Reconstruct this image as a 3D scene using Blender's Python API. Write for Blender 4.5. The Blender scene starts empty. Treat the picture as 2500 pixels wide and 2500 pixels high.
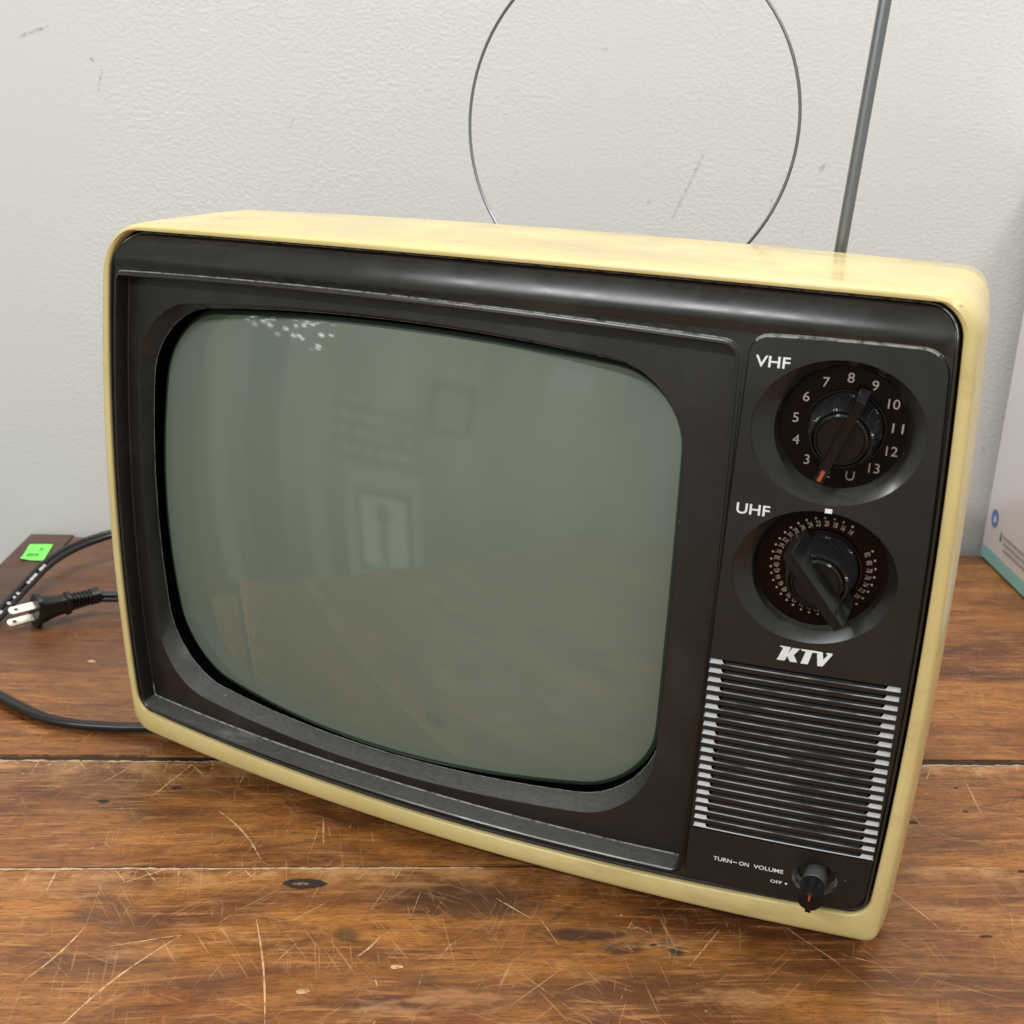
import bpy, bmesh, math, random
import numpy as np
from mathutils import Vector, Matrix, geometry
random.seed(7); rng = np.random.default_rng(11)
SC = bpy.context.scene
COL = SC.collection

# ------------------------------------------------------------------ camera
CAM = dict(loc=(0.1618, -0.6275, 0.3462),
           right=(0.99625, -0.07257, 0.04712), down=(0.02333, -0.29916, -0.95392), fwd=(0.08333, 0.95144, -0.29634),
           lens=36*2806.6/2500)
cd = bpy.data.cameras.new('camera'); co = bpy.data.objects.new('camera', cd); COL.objects.link(co)
r, dn, fw = (Vector(CAM[k]) for k in ('right', 'down', 'fwd'))
m = Matrix.Identity(4)
for i in range(3):
    m[i][0] = r[i]; m[i][1] = -dn[i]; m[i][2] = -fw[i]; m[i][3] = CAM['loc'][i]
co.matrix_world = m
cd.sensor_width = 36; cd.lens = CAM['lens']; cd.clip_start = .01; cd.clip_end = 60
cd.dof.use_dof = True; cd.dof.focus_distance = .56; cd.dof.aperture_fstop = 20
SC.camera = co
SC.render.resolution_x = SC.render.resolution_y = 1024
SC.view_settings.view_transform = 'Standard'; SC.view_settings.look = 'None'
SC.view_settings.exposure = .07; SC.view_settings.gamma = 1

# ------------------------------------------------------------------ node helper
class NT:
    def __init__(s, nt): s.nt = nt; s.n = nt.nodes; s.l = nt.links
    def add(s, t, **k):
        n = s.n.new(t)
        for a, b in k.items(): setattr(n, a, b)
        return n
    def set(s, sock, v):
        if isinstance(v, bpy.types.NodeSocket): s.l.new(v, sock)
        elif v is not None:
            if hasattr(sock.default_value, '__len__') and not hasattr(v, '__len__'): v = (v,)*len(sock.default_value)
            if hasattr(v, '__len__') and len(sock.default_value) == 4 and len(v) == 3: v = tuple(v)+(1,)
            sock.default_value = v
    def math(s, op, a, b=None, c=None, clamp=False):
        n = s.add('ShaderNodeMath', operation=op, use_clamp=clamp)
        s.set(n.inputs[0], a); s.set(n.inputs[1], b); s.set(n.inputs[2], c)
        return n.outputs[0]
    def vmath(s, op, a, b=None):
        n = s.add('ShaderNodeVectorMath', operation=op); s.set(n.inputs[0], a); s.set(n.inputs[1], b)
        return n.outputs['Value'] if op in ('LENGTH', 'DOT_PRODUCT', 'DISTANCE') else n.outputs[0]
    def noise(s, vec, scale, detail=3, rough=.55, dist=0, out='Fac'):
        n = s.add('ShaderNodeTexNoise'); s.set(n.inputs['Vector'], vec); n.inputs['Scale'].default_value = scale
        n.inputs['Detail'].default_value = detail; n.inputs['Roughness'].default_value = rough; n.inputs['Distortion'].default_value = dist
        return n.outputs[out]
    def mapr(s, v, a, b, c=0, d=1, smooth=True):
        n = s.add('ShaderNodeMapRange', interpolation_type='SMOOTHSTEP' if smooth else 'LINEAR')
        s.set(n.inputs[0], v)
        for i, x in enumerate((a, b, c, d)): s.set(n.inputs[i+1], x)
        return n.outputs[0]
    def mix(s, f, a, b, mode='MIX'):
        n = s.add('ShaderNodeMix', data_type='RGBA', blend_type=mode)
        s.set(n.inputs[0], f); s.set(n.inputs[6], a); s.set(n.inputs[7], b)
        return n.outputs[2]
    def scale(s, vec, sc, rot=(0, 0, 0), loc=(0, 0, 0)):
        n = s.add('ShaderNodeMapping'); s.set(n.inputs[0], vec)
        n.inputs['Scale'].default_value = sc; n.inputs['Rotation'].default_value = rot; n.inputs['Location'].default_value = loc
        return n.outputs[0]
    def obj(s): return s.add('ShaderNodeTexCoord').outputs['Object']
    def sep(s, v):
        n = s.add('ShaderNodeSeparateXYZ'); s.set(n.inputs[0], v); return n.outputs
    def bump(s, h, strength, dist=.001, normal=None):
        n = s.add('ShaderNodeBump'); s.set(n.inputs['Height'], h); n.inputs['Strength'].default_value = strength
        n.inputs['Distance'].default_value = dist
        if normal is not None: s.l.new(normal, n.inputs['Normal'])
        return n.outputs[0]

# ------------------------------------------------------------------ world: a dim shop interior as a procedural surround
w = bpy.data.worlds.new('World'); SC.world = w; w.use_nodes = True
T = NT(w.node_tree); T.n.clear()
gen = T.vmath('NORMALIZE', T.add('ShaderNodeTexCoord').outputs['Generated'])
x, y, z = T.sep(gen)
az = T.math('ADD', T.math('ARCTAN2', x, T.math('MULTIPLY', y, -1)), .07)        # 0 = straight back at the photographer, + = to the right (+X)
el = T.math('ARCSINE', z)
comb = T.add('ShaderNodeCombineXYZ'); T.set(comb.inputs[0], az); T.set(comb.inputs[1], el)
ae = comb.outputs[0]
def rect(a0, a1, e0, e1, soft=.015):
    f = T.mapr(az, a0-soft, a0+soft); f = T.math('MULTIPLY', f, T.mapr(az, a1+soft, a1-soft))
    f = T.math('MULTIPLY', f, T.mapr(el, e0-soft, e0+soft)); return T.math('MULTIPLY', f, T.mapr(el, e1+soft, e1-soft))
ceil = T.mapr(el, .45, .9)
walls = T.mix(T.mapr(T.noise(T.scale(ae, (2.4, .8, 1)), 2.0, 2), .34, .66), (2.2, 2.32, 2.05), (3.9, 4.1, 3.6))
walls = T.mix(T.mapr(az, -1.15, -1.75), walls, (.75, .82, .72))
walls = T.mix(T.mapr(el, -.45, .05), (.8, .8, .62), walls)
walls = T.mix(T.mapr(el, -.38, -.60), walls, (.22, .18, .14))
colr = T.mix(ceil, walls, (1.1, 1.07, 1.02))
WORLD_MARK = 1
def patch(a0, a1, e0, e1, c, f=1, soft=.012):
    global colr
    colr = T.mix(T.math('MULTIPLY', rect(a0, a1, e0, e1, soft), f), colr, c)
# (reflected furnishings and lamps are added below)
WORLD_PATCHES = [
    (-1.74, -1.62, -.45, -.02, (.55, .25, .13), .7), (-1.60, -1.53, -.45, .16, (2.6, 2.5, 2.0), .5), (-1.46, -1.34, -.42, .25, (.2, .24, .22), .6),
    (-1.25, -1.185, -.42, .30, (2.9, 2.8, 2.3), .6), (-1.12, -.88, -.395, -.125, (3.6, 3.6, 3.0), .85), (-1.085, -.91, -.375, -.175, (.5, .45, .4), .9),
    (-1.07, -.925, -.365, -.19, (4.6, 4.9, 4.3), 1), (-1.012, -.985, -.36, -.21, (1.2, 1.2, 1.0), .8), (-1.025, -.972, -.25, -.215, (1.3, 1.3, 1.1), .7),
    (-.93, -.82, .12, .42, (4.0, 3.9, 3.4), .6), (-.88, -.745, -.01, .12, (.25, .23, .2), .75), (-.86, -.765, .005, .105, (3.4, 3.4, 3.1), .8),
    (-.70, -.45, -.18, .02, (2.6, 2.5, 1.9), .45), (-.55, -.44, .14, .2, (6, 6, 6), .5), (-.35, -.22, -.5, .3, (2.6, 2.9, 2.8), .35)]
for p in WORLD_PATCHES: patch(*p[:5], f=p[5])
sh = T.math('GREATER_THAN', T.math('FRACT', T.math('MULTIPLY', el, 26)), .58)
sh2 = T.math('GREATER_THAN', T.noise(T.scale(ae, (75, 14, 1)), 1, 0), .46)
colr = T.mix(T.math('MULTIPLY', rect(-1.17, -.885, -.115, .04), .5), colr, (.5, .55, .5))
colr = T.mix(T.math('MULTIPLY', T.math('MULTIPLY', rect(-1.165, -.89, -.115, .035), T.math('MULTIPLY', sh, sh2)), .8), colr, (4.6, 4.8, 4.3))
sp = T.add('ShaderNodeTexVoronoi'); T.set(sp.inputs['Vector'], T.scale(ae, (26, 95, 1))); sp.inputs['Scale'].default_value = 1
colr = T.mix(T.math('MULTIPLY', rect(-1.50, -1.20, .115, .185), T.math('LESS_THAN', sp.outputs['Distance'], .27)), colr, (40, 40, 40))
bg = T.add('ShaderNodeBackground'); T.set(bg.inputs[0], colr); bg.inputs[1].default_value = .205
T.l.new(bg.outputs[0], T.add('ShaderNodeOutputWorld').inputs[0])

# ------------------------------------------------------------------ lamps: shop ceiling fittings
def area(name, loc, target, sx, sy, power, col=(1, 1, 1)):
    ld = bpy.data.lights.new(name, 'AREA'); ld.shape = 'RECTANGLE'; ld.size = sx; ld.size_y = sy; ld.energy = power; ld.color = col
    o = bpy.data.objects.new(name, ld); COL.objects.link(o); o.location = loc
    o.rotation_euler = (Vector(target)-Vector(loc)).to_track_quat('-Z', 'Y').to_euler()
    return o
area('ceiling_lamp', (-.80, -1.40, 1.28), (.30, -.10, .28), 1.3, .045, 23, (.97, .99, 1))
area('ceiling_lamp', (1.15, -.75, 1.7), (.2, .0, .1), .9, .22, 13, (1, .99, .96))
area('ceiling_lamp', (.22, .13, 2.1), (.22, .05, 0), 1.3, .36, 32, (1, .985, .955))

# ------------------------------------------------------------------ materials
def mat(name): 
    mt = bpy.data.materials.new(name); mt.use_nodes = True; t = NT(mt.node_tree); t.n.clear()
    b = t.add('ShaderNodeBsdfPrincipled'); t.l.new(b.outputs[0], t.add('ShaderNodeOutputMaterial').inputs[0])
    return mt, t, b
def simple(name, col, rough=.5, metal=0, spec=.5, bumps=None, ior=1.5):
    mt, t, b = mat(name)
    n = t.noise(t.obj(), 180, 2)
    t.set(b.inputs['Base Color'], t.mix(n, tuple(c*.9 for c in col), tuple(min(1, c*1.1) for c in col)))
    b.inputs['Roughness'].default_value = rough; b.inputs['Metallic'].default_value = metal; b.inputs['IOR'].default_value = ior
    b.inputs['Specular IOR Level'].default_value = spec
    if bumps: t.set(b.inputs['Normal'], t.bump(t.noise(t.obj(), bumps[0], 2), bumps[1], bumps[2]))
    return mt
def black_plastic(name, col, rough, grain=.12, dust=.5, spec=.5):
    mt, t, b = mat(name); P = t.obj()
    g = t.add('ShaderNodeNewGeometry'); nz = t.sep(t.vmath('NORMALIZE', g.outputs['Normal']))[2]
    up = t.mapr(nz, .25, .9)
    dn_ = t.mapr(t.noise(t.scale(P, (1, 1, 1)), 420, 3, .6), .25, .8, .22, .42)
    dn_ = t.math('ADD', dn_, t.mapr(t.noise(t.scale(P, (18, 60, 60)), 1, 4, .7), .56, .8, 0, .5))
    d = t.math('MULTIPLY', t.math('MULTIPLY', up, dn_), dust)
    haze = t.math('MULTIPLY', t.mapr(t.noise(P, 22, 4, .65), .45, .8), .10*dust)
    vor = t.add('ShaderNodeTexVoronoi', feature='F1'); t.set(vor.inputs['Vector'], P); vor.inputs['Scale'].default_value = 95
    speck = t.math('MULTIPLY', t.math('LESS_THAN', vor.outputs['Distance'], t.math('MULTIPLY', t.mapr(t.noise(P, 31, 1), .58, .75), .075)), .5)
    f = t.math('MAXIMUM', t.math('MAXIMUM', d, haze), speck)
    c = t.mix(t.noise(P, 12, 2), tuple(v*.85 for v in col), tuple(v*1.15 for v in col))
    t.set(b.inputs['Base Color'], t.mix(f, c, (.36, .35, .33)))
    t.set(b.inputs['Roughness'], t.math('ADD', t.math('MULTIPLY', f, .4), t.mapr(t.noise(P, 40, 3), .3, .7, rough-.04, rough+.06)))
    b.inputs['Specular IOR Level'].default_value = spec
    t.set(b.inputs['Normal'], t.bump(t.noise(P, 1500, 2, .6), grain, .0002))
    return mt
M = {}
M['bezel'] = black_plastic('satin_black_plastic', (.0125, .0112, .0105), .25, .03, .35)
M['surround'] = black_plastic('surround_plastic', (.010, .0083, .0074), .40, .3, .40)
M['ring'] = black_plastic('ring_plastic', (.028, .028, .030), .28, .3, .55)
M['panel'] = black_plastic('panel_plastic', (.008, .0068, .0064), .38, .15, .22)
M['gloss_black'] = black_plastic('knob_plastic', (.004, .004, .0045), .17, .05, .10, .32)
M['dark_void'] = simple('dark_void', (.0015, .0015, .0015), .9, spec=.02)
M['back'] = black_plastic('back_cover_plastic', (.02, .02, .02), .5, .4, .5)
M['rubber'] = simple('black_rubber', (.012, .012, .013), .55)
mt, t, b = mat('dusty_edge'); P = t.obj(); M['dust_edge'] = mt
t.set(b.inputs['Base Color'], t.mix(t.mapr(t.noise(P, 260, 4, .7), .34, .56), (.05, .048, .045), (.27, .265, .245))); b.inputs['Roughness'].default_value = .7
mt, t, b = mat('lit_nose'); P = t.obj(); M['nose'] = mt
t.set(b.inputs['Base Color'], t.mix(t.mapr(t.noise(t.scale(P, (40, 1, 230)), 1, 3, .6), .35, .62), (.05, .05, .052), (.40, .40, .42))); b.inputs['Roughness'].default_value = .35  # light along the slat noses painted in, broken up by noise
M['dial'] = simple('dial_brown', (.0055, .0017, .0015), .2, spec=.10)
M['numeral'] = simple('numeral_paint', (.36, .29, .26), .5)
M['uhf_numeral'] = simple('uhf_numeral_paint', (.33, .24, .19), .5)
M['white_paint'] = simple('white_lettering', (.78, .80, .82), .45)
M['orange'] = simple('orange_mark', (.36, .07, .03), .5)
M['louvre'] = simple('lit_louvre_edge', (.52, .53, .56), .34, bumps=(900, .3, .0003))  # light caught by the sloping louvre ends, put into a pale grey
M['chrome'] = simple('antenna_steel', (.26, .265, .28), .30, 1)
M['loop_wire'] = simple('loop_wire_steel', (.22, .22, .23), .35, .9)
M['cord'] = simple('cord_vinyl', (.007, .007, .008), .34)
M['plug'] = simple('plug_vinyl', (.009, .009, .010), .28)
M['prong'] = simple('nickel_prong', (.62, .58, .50), .42, .75)
M['dried_paint'] = simple('dried_paint', (.50, .49, .47), .6)
# cream shell
mt, t, b = mat('aged_cream_plastic'); P = t.obj(); M['cream'] = mt
c = t.mix(t.mapr(t.noise(P, 9, 4, .6), .35, .7), (.66, .54, .25), (.57, .455, .195))
c = t.mix(t.math('MULTIPLY', t.mapr(t.noise(t.scale(P, (9, 42, 30)), 1, 5, .72), .52, .70), .62), c, (.46, .35, .16))
vor = t.add('ShaderNodeTexVoronoi'); t.set(vor.inputs['Vector'], P); vor.inputs['Scale'].default_value = 60
c = t.mix(t.math('MULTIPLY', t.math('LESS_THAN', vor.outputs['Distance'], t.math('MULTIPLY', t.mapr(t.noise(P, 20, 1), .6, .8), .06)), .55), c, (.2, .15, .08))
t.set(b.inputs['Base Color'], c)
t.set(b.inputs['Roughness'], t.mapr(t.noise(P, 30, 4), .3, .75, .15, .30))
t.set(b.inputs['Normal'], t.bump(t.noise(P, 60, 2), .04, .0005)); b.inputs['IOR'].default_value = 1.42
# picture tube
def tube(name, col):
    mt, t, b = mat(name); P = t.obj()
    t.set(b.inputs['Base Color'], t.mix(t.noise(P, 7, 2), tuple(v*.96 for v in col), tuple(v*1.04 for v in col)))
    b.inputs['Roughness'].default_value = .045; b.inputs['IOR'].default_value = 1.62
    t.set(b.inputs['Roughness'], t.mapr(t.noise(P, 14, 4), .3, .75, .03, .07))
    return mt
M['phosphor'] = tube('grey_phosphor_glass', (.140, .171, .135))
M['glass_edge'] = tube('glass_edge_mid', (.03, .045, .036))
M['glass_black'] = tube('glass_edge_dark', (.001, .0013, .0013))
# wall
mt, t, b = mat('painted_wall'); P = t.obj(); M['wall'] = mt
c = t.mix(t.noise(P, 2.2, 4), (.575, .565, .553), (.645, .637, .625))
c = t.mix(t.math('MULTIPLY', t.mapr(t.noise(P, 11, 5, .7), .60, .8), .12), c, (.60, .59, .58))
t.set(b.inputs['Base Color'], c); b.inputs['Roughness'].default_value = .55
h1 = t.mapr(t.noise(t.scale(P, (1, 1, 1.25)), 260, 2.5, .55, .1), .32, .72)
h2 = t.noise(P, 75, 3, .6)
hh = t.math('ADD', h1, t.math('MULTIPLY', h2, .9))
msk = t.mapr(t.noise(P, 5, 2), .3, .6, .35, 1)
lft = t.mapr(t.sep(P)[0], -.17, -.06, .3, 1)
t.set(b.inputs['Normal'], t.bump(t.math('MULTIPLY', t.math('MULTIPLY', hh, msk), lft), .26, .0008))
M['scuff_grey'] = simple('grey_scuff', (.40, .39, .40), .7)
M['scuff_tan'] = simple('tan_scuff', (.50, .44, .34), .7)
# wood
def wood(name, dark=False, scratchy=True):
    mt, t, b = mat(name); P = t.obj(); X, Y, Z = t.sep(P)
    warp = t.add('ShaderNodeVectorMath', operation='ADD')
    nv = t.noise(t.scale(P, (2.2, 5, 1)), 1.6, 2, out='Color')
    sc_ = t.vmath('SCALE', t.vmath('SUBTRACT', nv, (.5, .5, .5))); 
    scn = t.n[-1]; 
    for n_ in t.n:
        if n_.type == 'VECT_MATH' and n_.operation == 'SCALE': n_.inputs['Scale'].default_value = .035
    t.l.new(P, warp.inputs[0]); t.l.new(sc_, warp.inputs[1]); Q = warp.outputs[0]
    big = t.noise(t.scale(Q, (4.0, 22, 1)), 1, 5, .65)
    c = t.mix(t.mapr(big, .33, .68), (.125, .036, .009), (.36, .138, .026))
    mott = t.noise(t.scale(Q, (16, 40, 1)), 1, 5, .7)
    c = t.mix(t.mapr(mott, .42, .70, 0, .65), c, (.40, .160, .036))
    c = t.mix(t.mapr(mott, .46, .30, 0, .6), c, (.075, .023, .008))
    lf = t.noise(t.scale(Q, (2.0, 6, 1)), 2, 4, .6)
    c = t.mix(t.mapr(lf, .48, .66, 0, .72), c, (.062, .018, .008))
    # faint cathedral figure: contour lines of a stretched field
    cf = t.noise(t.scale(Q, (2.4, 8.5, 1), loc=(.4, .3, 0)), 1, 1.5, .4)
    cl = t.math('ABSOLUTE', t.math('SUBTRACT', t.math('FRACT', t.math('MULTIPLY', cf, 15)), .5))
    cl = t.math('MULTIPLY', t.mapr(cl, .075, .0), t.mapr(t.noise(P, 12, 3), .42, .62))
    c = t.mix(t.math('MULTIPLY', cl, .6), c, (.07, .024, .010))
    g1 = t.noise(t.scale(Q, (70, 760, 1)), 1, 4, .75)
    c = t.mix(t.math('MULTIPLY', t.mapr(g1, .50, .64), .62), c, (.070, .024, .010))
    g2 = t.noise(t.scale(Q, (22, 330, 1)), 1, 4, .7)
    c = t.mix(t.math('MULTIPLY', t.mapr(g2, .51, .66), .5), c, (.50, .235, .08))
    g4 = t.noise(t.scale(Q, (7, 120, 1), loc=(5, 1, 0)), 1, 4, .7)
    c = t.mix(t.math('MULTIPLY', t.mapr(g4, .52, .68), .55), c, (.09, .030, .012))
    g5 = t.noise(t.scale(P, (130, 1100, 1), loc=(2, 9, 0)), 1, 2, .6)
    c = t.mix(t.math('MULTIPLY', t.mapr(g5, .56, .66), .5), c, (.045, .014, .006))
    g3 = t.noise(t.scale(P, (240, 900, 1)), 1, 2, .6)
    c = t.mix(t.math('MULTIPLY', t.mapr(g3, .56, .68), .45), c, (.05, .018, .009))
    # dark marks and burns
    st = t.noise(t.scale(Q, (7, 17, 1), loc=(3.3, 1.7, 0)), 1, 4, .7)
    c = t.mix(t.mapr(st, .655, .74, 0, .75), c, (.05, .018, .010))
    dents = t.add('ShaderNodeTexVoronoi'); t.set(dents.inputs['Vector'], t.scale(P, (26, 50, 1)))
    dents.inputs['Scale'].default_value = 1
    dm = t.math('LESS_THAN', t.math('ADD', dents.outputs['Distance'], t.math('MULTIPLY', t.noise(P, 300, 2), .12)), t.mapr(t.noise(P, 9, 1), .52, .7, .02, .17))
    c = t.mix(t.math('MULTIPLY', dm, .85), c, (.035, .022, .017))
    for (bx_, by_, rx_, ry_, cc, ff) in BLOBS:
        e = t.math('ADD', t.math('POWER', t.math('DIVIDE', t.math('SUBTRACT', X, bx_), rx_), 2), t.math('POWER', t.math('DIVIDE', t.math('SUBTRACT', Y, by_), ry_), 2))
        e = t.math('ADD', e, t.math('MULTIPLY', t.math('SUBTRACT', t.noise(t.scale(P, (1, 2.2, 1)), 70, 4, .65), .5), 2.6))
        c = t.mix(t.math('MULTIPLY', t.mapr(e, 1.6, .2), ff), c, cc)
    for y0_, y1_ in ((-.0205, -.052), (-.1252, -.150)):      # varnish rubbed off along the board edges
        bnd = t.math('MULTIPLY', t.math('LESS_THAN', Y, y0_), t.mapr(Y, y1_, y0_))
        wn = t.mapr(t.noise(t.scale(P, (1, 1.6, 1), loc=(y0_*50, 0, 0)), 42, 5, .72), .40, .66)
        c = t.mix(t.math('MULTIPLY', t.math('MULTIPLY', bnd, wn), .62), c, (.56, .30, .125))
    # worn pale patches
    wp = t.noise(t.scale(P, (9, 26, 1), loc=(7, 2, 0)), 1, 5, .75)
    c = t.mix(t.math('MULTIPLY', t.mapr(wp, .56, .70), .42), c, (.54, .29, .13))
    # fine scratch web
    scr = None
    for k, (ang, len_, wd, th) in enumerate([(1.05, 24, 900, .655), (-.75, 22, 850, .67), (1.45, 26, 900, .66), (.45, 22, 800, .68), (-1.2, 23, 850, .67)]):
        q = t.scale(t.scale(P, (1, 1, 1), rot=(0, 0, ang)), (len_, wd, 1), loc=(k*3.1, k*1.7, 0))
        s_ = t.mapr(t.noise(q, 1, 1, .5), th, th+.03)
        s_ = t.math('MULTIPLY', s_, t.mapr(t.noise(P, 14+k*3, 3), .48, .62))
        scr = s_ if scr is None else t.math('MAXIMUM', scr, s_)
    c = t.mix(t.math('MULTIPLY', scr, .30), c, (.60, .34, .15))
    # the far board is darker and redder stain
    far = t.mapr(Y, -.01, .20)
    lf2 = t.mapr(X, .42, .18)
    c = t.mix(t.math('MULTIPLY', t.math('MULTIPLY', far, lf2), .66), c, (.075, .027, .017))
    if dark: c = t.mix(.72, c, (.050, .020, .014))
    t.set(b.inputs['Base Color'], c)
    rg = t.mapr(t.noise(P, 26, 4, .65), .3, .75, .30, .52)
    t.set(b.inputs['Roughness'], t.math('ADD', rg, t.math('MULTIPLY', scr, .2)))
    hgt = t.math('SUBTRACT', t.math('MULTIPLY', g1, -.6), t.math('MULTIPLY', dm, 1.3))
    hgt = t.math('SUBTRACT', hgt, t.math('MULTIPLY', scr, .5))
    hgt = t.math('ADD', hgt, t.math('MULTIPLY', t.noise(P, 30, 3), 1.5))
    t.set(b.inputs['Normal'], t.bump(hgt, .35, .0005))
    return mt
DK = (.045, .017, .010); BK = (.022, .018, .015)
BLOBS = [(.190, -.152, .040, .014, (.05, .017, .010), .8), (.24, -.215, .05, .007, (.10, .034, .012), .5), (.10, -.205, .05, .010, (.10, .034, .012), .4), (.245, -.178, .020, .0045, (.05, .018, .012), .9), (.262, -.187, .012, .005, DK, .8),
         (.283, -.1835, .0045, .0025, BK, .95), (.286, -.190, .0042, .003, BK, .95), (.1345, -.1755, .0062, .0050, (.075, .042, .016), .75),
         (.60, -.050, .04, .006, DK, .6), (.505, .155, .013, .003, DK, .7), (.545, .155, .012, .003, DK, .65), (.58, .156, .010, .003, BK, .6),
         (.03, -.195, .035, .010, DK, .45), (.148, -.222, .02, .005, DK, .5), (-.045, .13, .05, .018, (.20, .075, .02), .5), (.06, .02, .05, .012, DK, .35)]
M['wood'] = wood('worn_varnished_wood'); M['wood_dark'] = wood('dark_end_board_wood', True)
def scratch_mat(name, col, lo, hi):
    mt, t, b = mat(name); P = t.obj()
    t.set(b.inputs['Base Color'], t.mix(t.noise(P, 200, 2), tuple(v*.8 for v in col), tuple(min(1, v*1.15) for v in col)))
    b.inputs['Roughness'].default_value = .65
    t.set(b.inputs['Alpha'], t.math('MULTIPLY', t.mapr(t.noise(P, 260, 4, .7), lo, hi), .82)); return mt
M['scratch'] = scratch_mat('bare_wood_scratch', (.66, .42, .22), .26, .60)
M['scratch_soft'] = scratch_mat('faint_scratch', (.56, .32, .14), .33, .80)
M['chip'] = scratch_mat('chipped_edge_wood', (.60, .39, .23), .30, .5)
M['seam'] = simple('dark_seam', (.018, .010, .008), .6)
M['gap_fill'] = simple('dark_gap', (.014, .011, .011), .55, bumps=(300, .5, .001))

# ------------------------------------------------------------------ object helpers
def tag(o, label=None, cat=None, group=None, kind=None):
    for k, v in (('label', label), ('category', cat), ('group', group), ('kind', kind)):
        if v: o[k] = v
    return o
def empty(name, loc=(0, 0, 0), rz=0):
    o = bpy.data.objects.new(name, None); COL.objects.link(o); o.location = loc; o.rotation_euler = (0, 0, rz); o.empty_display_size = .02
    return o
def mesh(name, V, F, mats, parent=None, mi=None, smooth=True, sharp=35):
    me = bpy.data.meshes.new(name); me.from_pydata([tuple(map(float, v)) for v in V], [], [tuple(map(int, f)) for f in F])
    for mm in (mats if isinstance(mats, (list, tuple)) else [mats]): me.materials.append(mm)
    if mi is not None: me.polygons.foreach_set('material_index', np.array(mi, dtype=np.int32))
    me.polygons.foreach_set('use_smooth', np.full(len(me.polygons), smooth))
    me.update()
    if smooth and sharp: me.set_sharp_from_angle(angle=math.radians(sharp))
    o = bpy.data.objects.new(name, me); COL.objects.link(o)
    if parent: o.parent = parent
    return o
class MB:
    """collects verts and faces of one mesh"""
    def __init__(s): s.V = []; s.F = []; s.M = []
    def add(s, V, F, m=0):
        n = len(s.V); s.V += [tuple(v) for v in V]; s.F += [tuple(i+n for i in f) for f in F]
        s.M += ([m]*len(F) if isinstance(m, int) else list(m)); return s
    def loops(s, L, m=0, close=True, cap0=False, cap1=False, flip=False):
        n = len(L[0]); V = [p for l in L for p in l]; F = []; mm = []
        for i in range(len(L)-1):
            for j in range(n if close else n-1):
                a, b_, c_, d_ = i*n+j, i*n+(j+1) % n, (i+1)*n+(j+1) % n, (i+1)*n+j
                F.append((a, b_, c_, d_) if not flip else (d_, c_, b_, a)); mm.append(m if isinstance(m, int) else m[i])
        if cap0: F.append(tuple(range(n))[::-1 if not flip else 1]); mm.append(m if isinstance(m, int) else m[0])
        if cap1: F.append(tuple((len(L)-1)*n+k for k in range(n))[::1 if not flip else -1]); mm.append(m if isinstance(m, int) else m[-1])
        return s.add(V, F, mm)
    def box(s, c, h, R=None, m=0, bev=0):
        bm = bmesh.new(); bmesh.ops.create_cube(bm, size=2)
        for v in bm.verts: v.co = Vector((v.co.x*h[0], v.co.y*h[1], v.co.z*h[2]))
        if bev: bmesh.ops.bevel(bm, geom=bm.edges[:], offset=bev, segments=2, affect='EDGES')
        bm.verts.index_update()
        V = [((R @ v.co) if R else v.co)+Vector(c) for v in bm.verts]; F = [[v.index for v in f.verts] for f in bm.faces]; bm.free()
        return s.add(V, F, m)
    def tube(s, pts, rad, n=10, m=0, caps=True, squash=None):
        pts = [Vector(p) for p in pts]; L = []
        up = Vector((0, 0, 1)) if abs((pts[1]-pts[0]).normalized().z) < .9 else Vector((1, 0, 0))
        for i, p in enumerate(pts):
            d_ = (pts[min(i+1, len(pts)-1)]-pts[max(i-1, 0)]).normalized()
            a = d_.cross(up).normalized(); b_ = a.cross(d_).normalized(); up = b_
            rr = rad[i] if isinstance(rad, (list, tuple)) else rad
            L.append([p+(a*math.cos(2*math.pi*k/n)*(squash or 1)+b_*math.sin(2*math.pi*k/n))*rr for k in range(n)])
        return s.loops(L, m, cap0=caps, cap1=caps)
    def build(s, name, mats, parent=None, smooth=True, sharp=35): return mesh(name, s.V, s.F, mats, parent, s.M, smooth, sharp)

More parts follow.
